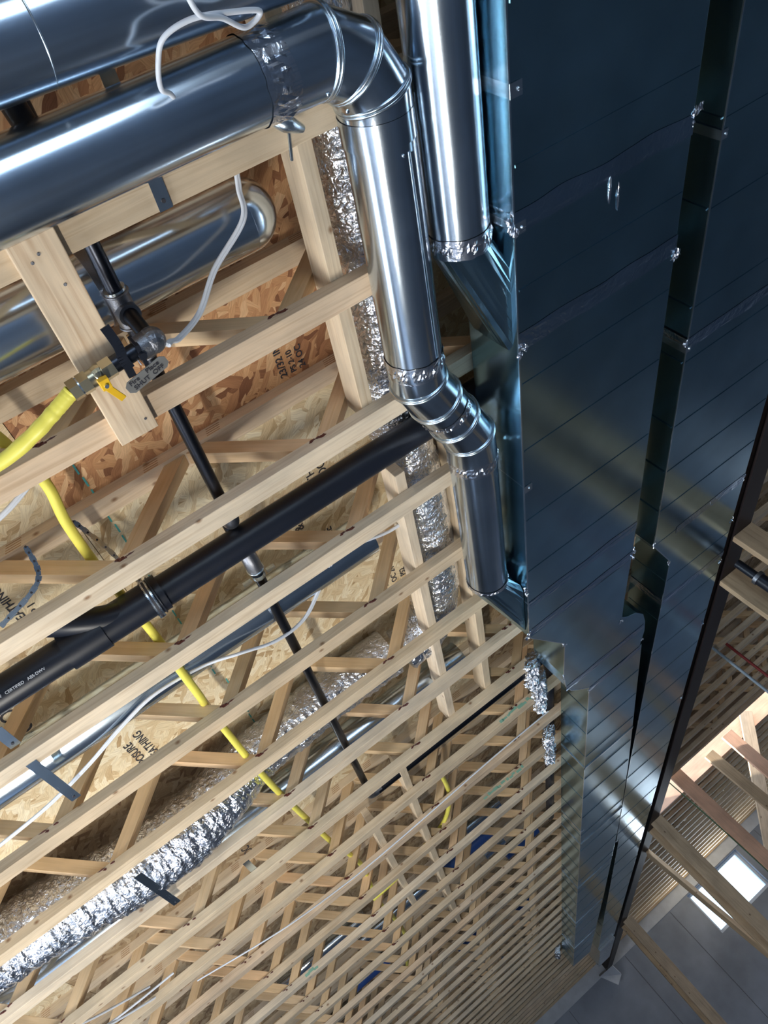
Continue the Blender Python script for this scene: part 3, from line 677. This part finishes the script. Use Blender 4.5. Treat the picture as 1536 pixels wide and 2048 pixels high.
T([(.118, .874, vz), (.116, .878, vz - .034)], .0095, 'stem', YEL, va, 12)
m = MB(); m.box((.108, .866, vz - .036), (.128, .890, vz - .022), 1); m.beam((.118, .886, vz - .031), (.136, .930, vz - .027), .014, .006); m.build('lever', YEL, va, .001)
T([(.118, .880, vz - .036), (.118, .880, vz - .0395)], .0045, 'lever_screw', CLEAT, va, 10)
T([(.098, .8745, vz), (.078, .876, vz)], .0225, 'hex_nut', BRASS, va, 6); T([(.080, .876, vz), (.074, .8765, vz)], .019, 'thread_ring', CLEAT, va, 24); T([(.075, .8765, vz), (.056, .878, vz)], .0225, 'hex_nut', BRASS, va, 6)
# yellow gas line
yp = smooth_path([(.058, .878, vz), (.02, .895, vz), (-.05, .925, vz + .003), (-.13, .955, vz + .02), (-.22, .975, vz + .06), (-.29, 1.0, vz + .12), (-.27, 1.0, vz + .175), (-.20, .97, 1.57), (-.13, .98, 1.565), (-.105, 1.06, 1.55), (-.092, 1.175, 1.55), (-.108, 1.30, 1.55), (-.113, 1.47, 1.555), (-.108, 1.62, 1.56), (-.10, 1.81, 1.545), (-.098, 1.97, 1.497), (-.098, 2.15, 1.497), (-.104, 2.3, 1.54), (-.10, 2.5, 1.54), (-.092, 2.68, 1.495), (-.082, 2.9, 1.487), (-.074, 3.07, 1.50), (-.06, 3.25, 1.50), (-.045, 3.55, 1.54), (-.01, 4.0, 1.55), (.05, 4.5, 1.55), (.02, 5.2, 1.55), (.05, 6.2, 1.55), (-.1, 7.2, 1.55)], 12)
D = [yp[0]]
for i in range(len(yp) - 1):
    q = max(1, int((yp[i + 1] - yp[i]).length / .004)) if i < 90 else 1
    for j in range(1, q + 1): D.append(yp[i].lerp(yp[i + 1], j / q))
tag(MB().tube(D, .015, 20, True, lambda i, a, L: (.0155 + .0006 * math.sin(L * 2 * PI / .008) if L < .45 else .0135)).build('yellow_gas_line', PVCY), 'yellow flexible gas line from the brass valve, then down through the joists', 'pipe')
tag(MB().tube(smooth_path([(.0, 4.95, 1.50), (.15, 4.90, 1.49), (.35, 4.8, 1.49), (.52, 4.75, 1.50), (.62, 4.6, 1.50), (.66, 4.3, 1.49), (.64, 4.0, 1.49)], 8), .013, 16).build('yellow_gas_line', PVCY), 'thin yellow line curving among the far joists beside the grey cable', 'pipe')
# hand-written tag
tg = thing('valve_tag', 'grey tag with handwriting hanging beside the black shut-off handle', 'tag', (.208, .89, 1.35))
c0 = V((.150, .918, 1.352)); ux = V((.097, -.022, .0)).normalized(); uy = V((.10, 1, .12)); uy = (uy - ux * uy.dot(ux)).normalized()
Wt, Ht, ch = .100, .034, .009
m = MB(); poly = [(ch, 0), (Wt - ch, 0), (Wt, ch), (Wt, Ht - ch), (Wt - ch, Ht), (ch, Ht), (0, Ht - ch), (0, ch)]
o0 = c0 - uy * .012; nn = ux.cross(uy)
for t_ in (0, .0014):
    for a, b_ in poly: m.v.append(o0 + ux * a + uy * b_ + nn * t_)
m.face(list(range(8))[::-1], [(0, 0)] * 8); m.face(list(range(8, 16)), [(0, 0)] * 8)
for i in range(8): j = (i + 1) % 8; m.face([i, j, 8 + j, 8 + i], [(0, 0)] * 4)
m.build('plate', TAGM, tg)
textmesh('handwriting', 'Fire    Place', .0155, o0 + ux * .010 + uy * .013 - nn * .0008, ux, -uy, INK, tg, .0002)
textmesh('handwriting', 'SHUT  OFF', .0155, o0 + ux * .013 + uy * .028 - nn * .0008, ux, -uy, INK, tg, .0002)
T([(.198, .885, 1.352), (.197, .872, 1.368)], .0012, 'tie', WHITEC, tg, 8)

# ------------------------------------------------------------------ white cables
def cable(label, pts, r=.0045, flat=True, mat=WHITEC, name='cable', group=None):
    P = smooth_path(pts, 10); m = MB()
    m.tube(P, r, 14)
    if flat: m.tube([p + V((r * .9, r * 1.1, 0)) for p in P], r, 14)
    return tag(m.build(name, mat), label, 'cable', group)
cable('kinked white cable looping over the big round duct at the top', [(.38, .18, 1.20), (.455, .25, 1.20), (.463, .29, 1.20), (.475, .330, 1.20), (.515, .350, 1.22), (.557, .379, 1.24), (.585, .365, 1.235), (.530, .348, 1.225), (.470, .338, 1.225), (.425, .349, 1.235), (.410, .38, 1.252), (.405, .42, 1.268), (.43, .455, 1.30), (.46, .60, 1.43)], .0042, False)
cable('white cable hanging down from the big round duct to the gas tee', [(.70, .52, 1.50), (.655, .575, 1.49), (.58, .64, 1.49), (.555, .71, 1.48), (.535, .765, 1.46), (.44, .835, 1.46), (.37, .895, 1.44), (.30, .90, 1.40), (.275, .885, 1.38), (.262, .876, 1.36)], .0042, True)
cable('white cable curving across under the drain pipe to the left edge', [(.80, 2.02, 1.52), (.71, 2.02, 1.52), (.60, 1.985, 1.52), (.51, 1.98, 1.53), (.43, 2.06, 1.53), (.32, 2.13, 1.50), (.20, 2.11, 1.475), (.08, 2.05, 1.472), (-.04, 2.03, 1.50), (-.20, 2.01, 1.50), (-.33, 2.05, 1.50), (-.48, 2.12, 1.50), (-.66, 2.18, 1.50), (-.9, 2.24, 1.52)], .0045, True)
cable('white cable crossing the upper left gap beside the yellow pipe', [(-.04, 1.09, 1.55), (-.14, 1.14, 1.53), (-.24, 1.17, 1.52), (-.4, 1.2, 1.52)], .0045, True)
cable('grey cable stretched across the far joists in the middle', [(1.35, 4.12, 1.42), (.95, 4.13, 1.42), (.55, 4.17, 1.42), (.15, 4.20, 1.42), (-.10, 4.19, 1.42), (-.45, 4.12, 1.42), (-.9, 4.15, 1.5)], .004, False)
for i, (a, b_) in enumerate((((-1.45, 3.35, 1.46), (-1.0, 3.75, 1.47)), ((-1.5, 3.5, 1.45), (-.95, 3.9, 1.46)), ((-1.5, 3.65, 1.46), (-.9, 3.8, 1.47)))):
    cable(['white cable at the bottom left corner, the upper of three', 'white cable at the bottom left corner, the middle of three', 'white cable at the bottom left corner, the lowest of three'][i], [a, tuple((V(a) + V(b_)) / 2 + V((0, .03, -.01))), b_], .005, False)

# ------------------------------------------------------------------ strap hangers
def hanger(label, x, ya, yb, z=ZC - .002, w_=.026, drop=0, xb=None):
    t = thing('strap_hanger', label, 'hanger', (x, ya, z), 'galvanised strap hangers')
    MB().beam((x, ya, z - drop), (xb or x, yb, z), w_, .0015).build('strip', CLEAT, t)
    MB().tube([(xb or x, yb - .018, z - .0005), (xb or x, yb - .018, z - .003)], .0042, 12).build('screw_head', INK, t)
    return t
hanger('galvanised strap between the two parallel round ducts at top left', .378, .36, .475, ZC - .003, .028)
hanger('galvanised strap with bolt on the joist edge below the big round duct', .385, .575, .665, ZC - .003, .028)
hanger('dark strap end at the left edge below the drain pipe', -.548, 1.70, 1.80, 1.46, .03)
hanger('long dark strap under the joist at lower left', -.548, 1.86, 2.13, 1.43, .03)
hanger('dark strap crossing the sagging foil flex duct', -.61, 2.68, 3.06, 1.39, .03)
hanger('short blue-grey strap behind the sagging flex duct', -.35, 3.33, 3.50, 1.47, .03)
hanger('small strap end among the joists at the bottom left', -.64, 4.30, 4.40, 1.47, .03)
br = thing('elbow_bracket', 'curved metal bracket and hook just below the big elbow', 'bracket', (.655, .60, 1.42))
MB().tube(smooth_path([(.630, .585, 1.405), (.655, .600, 1.395), (.690, .625, 1.40)], 5), [.008, .010, .012, .014, .016, .017, .016, .014, .012, .010, .008], 16).build('strap_loop', CLEAT, br)
MB().tube([(.665, .62, 1.41), (.670, .69, 1.44)], .0035, 10).build('hook_rod', CLEAT, br)
tag(MB().tube([(.208, .335, 1.44), (.222, .455, 1.44)], .021, 28).build('black_pipe', ABS), 'short black pipe showing between the two parallel round ducts', 'pipe')

# ------------------------------------------------------------------ rectangular trunk ducts
ZB = 1.225
t1 = thing('trunk_duct', 'wide blue-grey rectangular trunk duct, the left of the two', 'duct', (1.35, 2.0, ZB), 'rectangular trunk ducts')
ZD = ZC - .003
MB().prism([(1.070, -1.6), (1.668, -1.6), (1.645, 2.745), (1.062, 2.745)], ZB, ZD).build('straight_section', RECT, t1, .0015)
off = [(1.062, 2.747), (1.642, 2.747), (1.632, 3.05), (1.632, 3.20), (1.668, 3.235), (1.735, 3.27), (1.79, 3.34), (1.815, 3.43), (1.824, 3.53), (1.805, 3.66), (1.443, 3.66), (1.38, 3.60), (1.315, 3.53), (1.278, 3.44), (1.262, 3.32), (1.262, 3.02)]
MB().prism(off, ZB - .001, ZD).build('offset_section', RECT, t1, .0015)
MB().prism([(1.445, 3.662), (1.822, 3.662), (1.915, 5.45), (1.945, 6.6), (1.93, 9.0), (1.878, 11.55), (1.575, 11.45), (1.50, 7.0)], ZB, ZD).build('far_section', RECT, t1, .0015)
def ribs(par, ys, xl, xr, name='stiffening_rib', w_=.006, h_=.002, mat=RECT, left=True, zb=ZB):
    for y in ys:
        m = MB(); a, b_ = xl(y), xr(y)
        m.box((a + .006, y - w_ / 2, zb - h_), (b_ - .006, y + w_ / 2, zb + .001))
        if left: m.box((a - h_, y - w_ / 2, zb + .008), (a + .001, y + w_ / 2, ZD - .008), 2)
        m.build(name, mat, par)
L1 = lambda y: 1.070 - .0018 * y if y < 2.75 else (1.262 if y < 3.4 else 1.445 + (y - 3.66) * .0165)
R1_ = lambda y: 1.663 - .007 * y if y < 2.75 else (1.64 if y < 3.3 else (1.822 + (y - 3.66) * .05 if y < 5.45 else (1.915 + (y - 5.45) * .026 if y < 6.6 else 1.945 - (y - 6.6) * .0135)))
ribs(t1, [.20, .50, .81, 1.12, 1.42, 1.68, 2.01, 2.30, 2.52], L1, R1_)
ribs(t1, [3.95, 4.25, 4.58, 4.95, 5.3, 5.7, 6.1, 6.5, 6.95, 7.4, 7.8, 8.2, 8.7, 9.2, 9.6, 10.1, 10.6, 11.0], L1, R1_, w_=.007, h_=.0022)
for y in (4.75, 6.3, 7.6, 9.0, 10.3):
    x0_, x1_ = L1(y), R1_(y); m = MB(); m.box((x0_ - .005, y - .008, ZB - .005), (x1_ + .005, y + .008, ZB + .002)); m.box((x0_ - .005, y - .008, ZB - .005), (x0_ + .002, y + .008, ZD - .002), 2); m.box((x1_ - .002, y - .008, ZB - .005), (x1_ + .005, y + .008, ZD - .002), 2); m.build('drive_cleat', CLEAT, t1, .001)
def corner_trim(par, pts, z=ZB):
    m = MB()
    for a, b_ in zip(pts[:-1], pts[1:]): m.beam((a[0], a[1], z), (b_[0], b_[1], z), .004, .004)
    m.build('corner_edge', CLEAT, par)
corner_trim(t1, [(1.070, -1.6), (1.062, 2.745), (1.262, 3.02), (1.262, 3.32), (1.278, 3.44), (1.315, 3.53), (1.38, 3.60), (1.443, 3.66), (1.50, 7.0), (1.575, 11.45)])
def flat_tape(par, x0, x1, y, wdt, seed, skew=0.0, zb=ZB, up_left=True, thick=.0012):
    m = MB(); nx = 60; ny = 7; rd = random.Random(seed)
    for i in range(nx + 1):
        for j in range(ny + 1):
            u_, v_ = i / nx, j / ny - .5; x = x0 + (x1 - x0) * u_
            f = noise.noise(V((x * 18, v_ * 3, seed))); e = noise.noise(V((x * 7, 5 * (v_ > 0), seed))) * .010 * (abs(v_) > .45)
            m.v.append(V((x, y + v_ * wdt + e + skew * (u_ - .5), zb - thick - max(0, f) * .002 * (abs(v_) < .45))))
    for i in range(nx):
        for j in range(ny):
            a = i * (ny + 1) + j; m.face([a, a + ny + 1, a + ny + 2, a + 1], [(0, 0)] * 4, 0, False)
    m.build('foil_tape', DTAPE, par)
    if up_left:
        m = MB(); n2 = 16
        for i in range(n2 + 1):
            for j in range(ny + 1):
                u_, v_ = i / n2, j / ny - .5; f = noise.noise(V((u_ * 4, v_ * 4, seed + 3)))
                m.v.append(V((x0 - thick - max(0, f) * .003, y + v_ * wdt - skew / 2, zb + (ZD - zb) * u_)))
        for i in range(n2):
            for j in range(ny):
                a = i * (ny + 1) + j; m.face([a, a + 1, a + ny + 2, a + ny + 1], [(0, 0)] * 4, 0, False)
        m.build('foil_tape', TAPE, par)
DTAPE = metal('dull_duct_tape', (0.34, 0.47, 0.62), 0.26, 0.05, 0.16, 40)
for i, (y, w_) in enumerate(((.94, .055), (1.275, .06), (2.52, .05), (2.72, .05))): flat_tape(t1, L1(y) - .001, R1_(y) + .001, y, w_, 10 + i)
flat_tape(t1, 1.28, 1.81, 3.47, .05, 31, 0, ZB - .001, False); flat_tape(t1, 1.44, 1.81, 3.69, .05, 33, 0, ZB - .001, False)
ZK = [(1.068, .94), (1.074, 1.30), (1.664, .93), (1.662, 1.30), (1.063, 2.42), (1.062, 2.73), (1.645, 2.72), (1.262, 3.03), (1.265, 3.32), (1.63, 3.23), (1.812, 3.62), (1.445, 3.68), (1.50, 6.0)]
for i, (x, y) in enumerate(ZK): crumple((x, y, ZB + .002), .020 if i < 7 else .014, t1, 40 + i, flat=(.8, 1.2, .8))
m = MB()
for q, (dx, dy) in enumerate(((.30, 1.02), (.33, 1.05))): m.blob((1.07 + dx, dy - .03, ZB - .002), .005, .03, .002, .4, seed=q)
m.build('foil_scrap', TAPE, t1)
# hanging straps screwed to the trunk
for i, y in enumerate((.655, .955, 1.85, 6.0)):
    x = L1(y); s3 = MB(); s3.box((x - .003, y - .015, ZB - .003), (x - .0005, y + .015, ZC - .004), 2); s3.box((x - .003, y - .015, ZB - .003), (x + .030, y + .015, ZB - .0008)); o = s3.build('hanger_strap', CLEAT, t1)
    MB().blob((x + .018, y, ZB - .004), .004, .004, .003, .05).build('screw_head', CLEAT, t1)
# foil wrap at the joist line beside the offset
for i, (x, y, s_) in enumerate(((1.25, 3.55, .05), (1.29, 3.75, .05), (1.30, 3.9, .045), (1.36, 4.5, .04), (1.37, 4.75, .035), (1.50, 11.2, .07))):
    fo = MB(); hh = s_ * 1.3
    fo.tube([(x, y - s_ * 2.2 + s_ * 4.4 * q / 30, ZC + .0) for q in range(31)], .03, 26, True, lambda i_, a, L: (.030 + .012 * noise.noise(V((math.cos(a) * 2, math.sin(a) * 2, L * 22 + x * 9))) + .016 * noise.noise(V((math.cos(a) * 5, math.sin(a) * 5, L * 60)))) * (.6 + 1.1 * abs(math.cos(a)) ), 0, False)
    fo.build('foil_wrap', FOIL, t1)
t2 = thing('trunk_duct', 'blue-grey rectangular trunk duct beside the steel beam, the right of the two', 'duct', (2.08, 2.0, ZB), 'rectangular trunk ducts')
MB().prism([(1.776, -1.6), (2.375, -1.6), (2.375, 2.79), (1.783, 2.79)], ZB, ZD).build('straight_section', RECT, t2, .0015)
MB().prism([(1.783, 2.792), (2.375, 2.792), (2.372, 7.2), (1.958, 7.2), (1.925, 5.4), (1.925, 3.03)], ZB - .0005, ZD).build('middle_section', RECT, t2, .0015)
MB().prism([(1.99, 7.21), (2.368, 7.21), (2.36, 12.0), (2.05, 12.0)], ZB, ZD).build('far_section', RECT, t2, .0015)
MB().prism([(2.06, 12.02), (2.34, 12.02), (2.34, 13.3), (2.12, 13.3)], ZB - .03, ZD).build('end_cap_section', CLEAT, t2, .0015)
corner_trim(t2, [(1.776, -1.6), (1.783, 2.79), (1.925, 3.03), (1.925, 5.4), (1.958, 7.2)]); corner_trim(t2, [(1.99, 7.21), (2.05, 12.0)])
L2 = lambda y: 1.776 + .0015 * y if y < 2.8 else (1.925 if y < 5.4 else (1.925 + (y - 5.4) * .018 if y < 7.2 else 1.99 + (y - 7.2) * .0125))
R2_ = lambda y: 2.374
ribs(t2, [.30, .60, .98, 1.23, 1.56, 1.78, 2.08, 2.32, 2.56, 3.2, 3.55, 3.9, 4.25, 4.6, 4.95, 5.3, 5.7, 6.1, 6.6, 7.0, 7.5, 8.0, 8.5, 9.0, 9.5, 10.0, 10.6, 11.2], L2, R2_)
for i, y in enumerate((1.70, 2.80, 3.38)): flat_tape(t2, L2(y) - .001, 2.376, y, .05, 60 + i)
for i, (x, y) in enumerate(((1.778, 1.70), (1.783, 2.78), (1.92, 3.03), (2.37, 2.8), (2.37, 3.1), (2.37, 3.45), (2.37, 4.05), (2.37, 5.0), (1.958, 7.2), (2.12, 13.2), (2.06, 12.0))): crumple((x, y, ZB + .002), .014, t2, 80 + i, flat=(.7, 1.2, .8))
for i, y in enumerate((1.02, 1.72)):
    x = L2(y); s3 = MB(); s3.box((x - .003, y - .013, ZB - .003), (x - .0005, y + .013, ZC - .004), 2); s3.box((x - .003, y - .013, ZB - .003), (x + .022, y + .013, ZB - .0008)); s3.build('hanger_strap', CLEAT, t2)
    MB().blob((x + .014, y, ZB - .004), .004, .004, .003, .05).build('screw_head', CLEAT, t2)

# ------------------------------------------------------------------ steel beam and studs under it
bx_ = thing('steel_beam', 'dark steel beam running beside the right trunk duct to the far wall', 'beam', (2.505, 6, 1.228))
MB().box((2.442, -1.6, 1.228), (2.572, YF + .1, 1.239), 1).build('bottom_flange', STEELB, bx_)
MB().box((2.500, -1.6, 1.2395), (2.512, YF + .1, 1.4195), 1).build('beam_web', STEELB, bx_)
MB().box((2.442, -1.6, 1.420), (2.572, YF + .1, ZC - .0005), 1).build('top_flange', STEELB, bx_)
GP = 'studs standing under the steel beam'
def stud(label, x0, x1, y0, y1, zt=1.2275, mat=STUD): return board('wall_stud', label, 'stud', (x0, y0, ZF + .0005), (x1, y1, zt), 2, mat, GP, .003)
stud('rough stud under the beam at the right edge, upper one by the black pipes', 2.437, 2.577, 3.30, 3.338)
stud('rough stud under the beam at the right edge, lower one by the black pipes', 2.432, 2.572, 3.69, 3.728)
stud('wide brown stud under the beam beside the stair opening, upper of a close pair', 2.470, 2.600, 7.72, 7.758)
stud('wide brown stud under the beam beside the stair opening, lower of a close pair', 2.475, 2.600, 7.96, 7.998)
stud('double brown stud near the far end of the beam, front board', 2.500, 2.640, 11.72, 11.758)
stud('double brown stud near the far end of the beam, back board', 2.500, 2.640, 12.02, 12.058)
GB = 'timbers standing around the stair opening'
def timber(label, a, b_, w_, h_, up, mat=STUD):
    m = MB(); m.beam(a, b_, w_, h_, up=V(up)); return tag(m.build('timber_post', mat, None, .003), label, 'post', GB)
timber('slanting grey-brown brace between two studs left of the bright windows', (2.56, 8.80, 1.22), (2.56, 7.75, -1.25), .04, .12, (0, 1, 0))
timber('pinkish upright stud hanging left of the stair opening', (3.10, 7.98, ZC + .05), (3.10, 7.98, ZF + .001), .14, .038, (0, 1, 0), HEADER)
timber('dark upright stud in the middle of the stair opening', (3.58, 8.15, ZC - .02), (3.66, 8.05, ZF + .001), .12, .038, (0, 1, 0))
timber('pinkish upright stud in the right of the stair opening', (3.92, 8.22, ZC + .02), (3.92, 8.22, ZF + .001), .14, .038, (0, 1, 0), HEADER)
timber('steep dark board with a bright edge at the right picture edge', (4.60, 8.86, 1.60), (2.75, 8.86, -.40), .038, .14, (1, 0, -1))
# stair opening
board('stair_header', 'orange-pink header board on the far side of the stair opening', 'header', (2.62, OPY1 + .02, ZC), (5.4, OPY1 + .065, ZT - .001), 0, HEADER)
board('stair_trimmer', 'dark doubled board on the near side of the stair opening', 'header', (2.62, OPY0 - .095, ZC), (5.4, OPY0 - .01, ZT - .001), 0, STUD)
board('stair_trimmer', 'pinkish side board on the right of the stair opening', 'header', (OPX1 + .01, OPY0, ZC), (OPX1 + .05, OPY1, ZT - .001), 1, HEADER)
cable('thin green wire hanging from the stair opening', [(3.02, 8.07, ZC + .01), (3.02, 8.0, .9), (3.03, 7.98, .2), (3.05, 7.98, -1.0)], .006, False, GREENW, 'green_wire')
tag(MB().tube([(3.07, 5.45, 1.46), (3.07, 5.45, ZF + .002)], .011, 14).build('riser_pipe', plain('pale_blue_pipe', (.35, .45, .55), .4)), 'pale blue vertical pipe right of the steel beam', 'pipe')
tag(MB().tube([(3.20, 5.50, 1.46), (3.20, 5.50, ZF + .002)], .011, 14).build('riser_pipe', REDP), 'dark red vertical pipe right of the steel beam', 'pipe')
st2 = thing('drain_stack', 'black vertical drain pipes between the two studs at the right edge', 'pipe', (2.55, 3.55, 0))
MB().tube([(2.50, 3.56, 1.2), (2.50, 3.56, 1.07)], .024, 24).build('upper_pipe', ABS, st2); MB().tube([(2.50, 3.56, 1.08), (2.50, 3.56, 1.06)], .040, 24).build('coupling', GREYIRON, st2); MB().tube([(2.50, 3.56, 1.06), (2.50, 3.56, ZF + .001)], .034, 24).build('lower_pipe', ABS, st2)
MB().tube([(2.62, 3.47, 1.22), (2.62, 3.47, ZF + .001)], .028, 24).build('side_pipe', ABS, st2)
# folded white sheet at the beam pocket
m = MB(); pts = [(2.30, 15.0, 1.24), (2.56, 14.9, 1.22), (2.62, 15.1, 1.06), (2.46, 15.05, .98)]
m.v += [V(p) for p in pts] + [V(p) + V((.03, .15, .04)) for p in pts]
for f in ((0, 1, 2, 3), (7, 6, 5, 4), (0, 4, 5, 1), (1, 5, 6, 2), (2, 6, 7, 3), (3, 7, 4, 0)): m.face(list(f), [(0, 0)] * 4)
tag(m.build('foam_wedge', FOAMW), 'pale wedge of foam hanging where the trunk duct meets the far wall', 'foam')
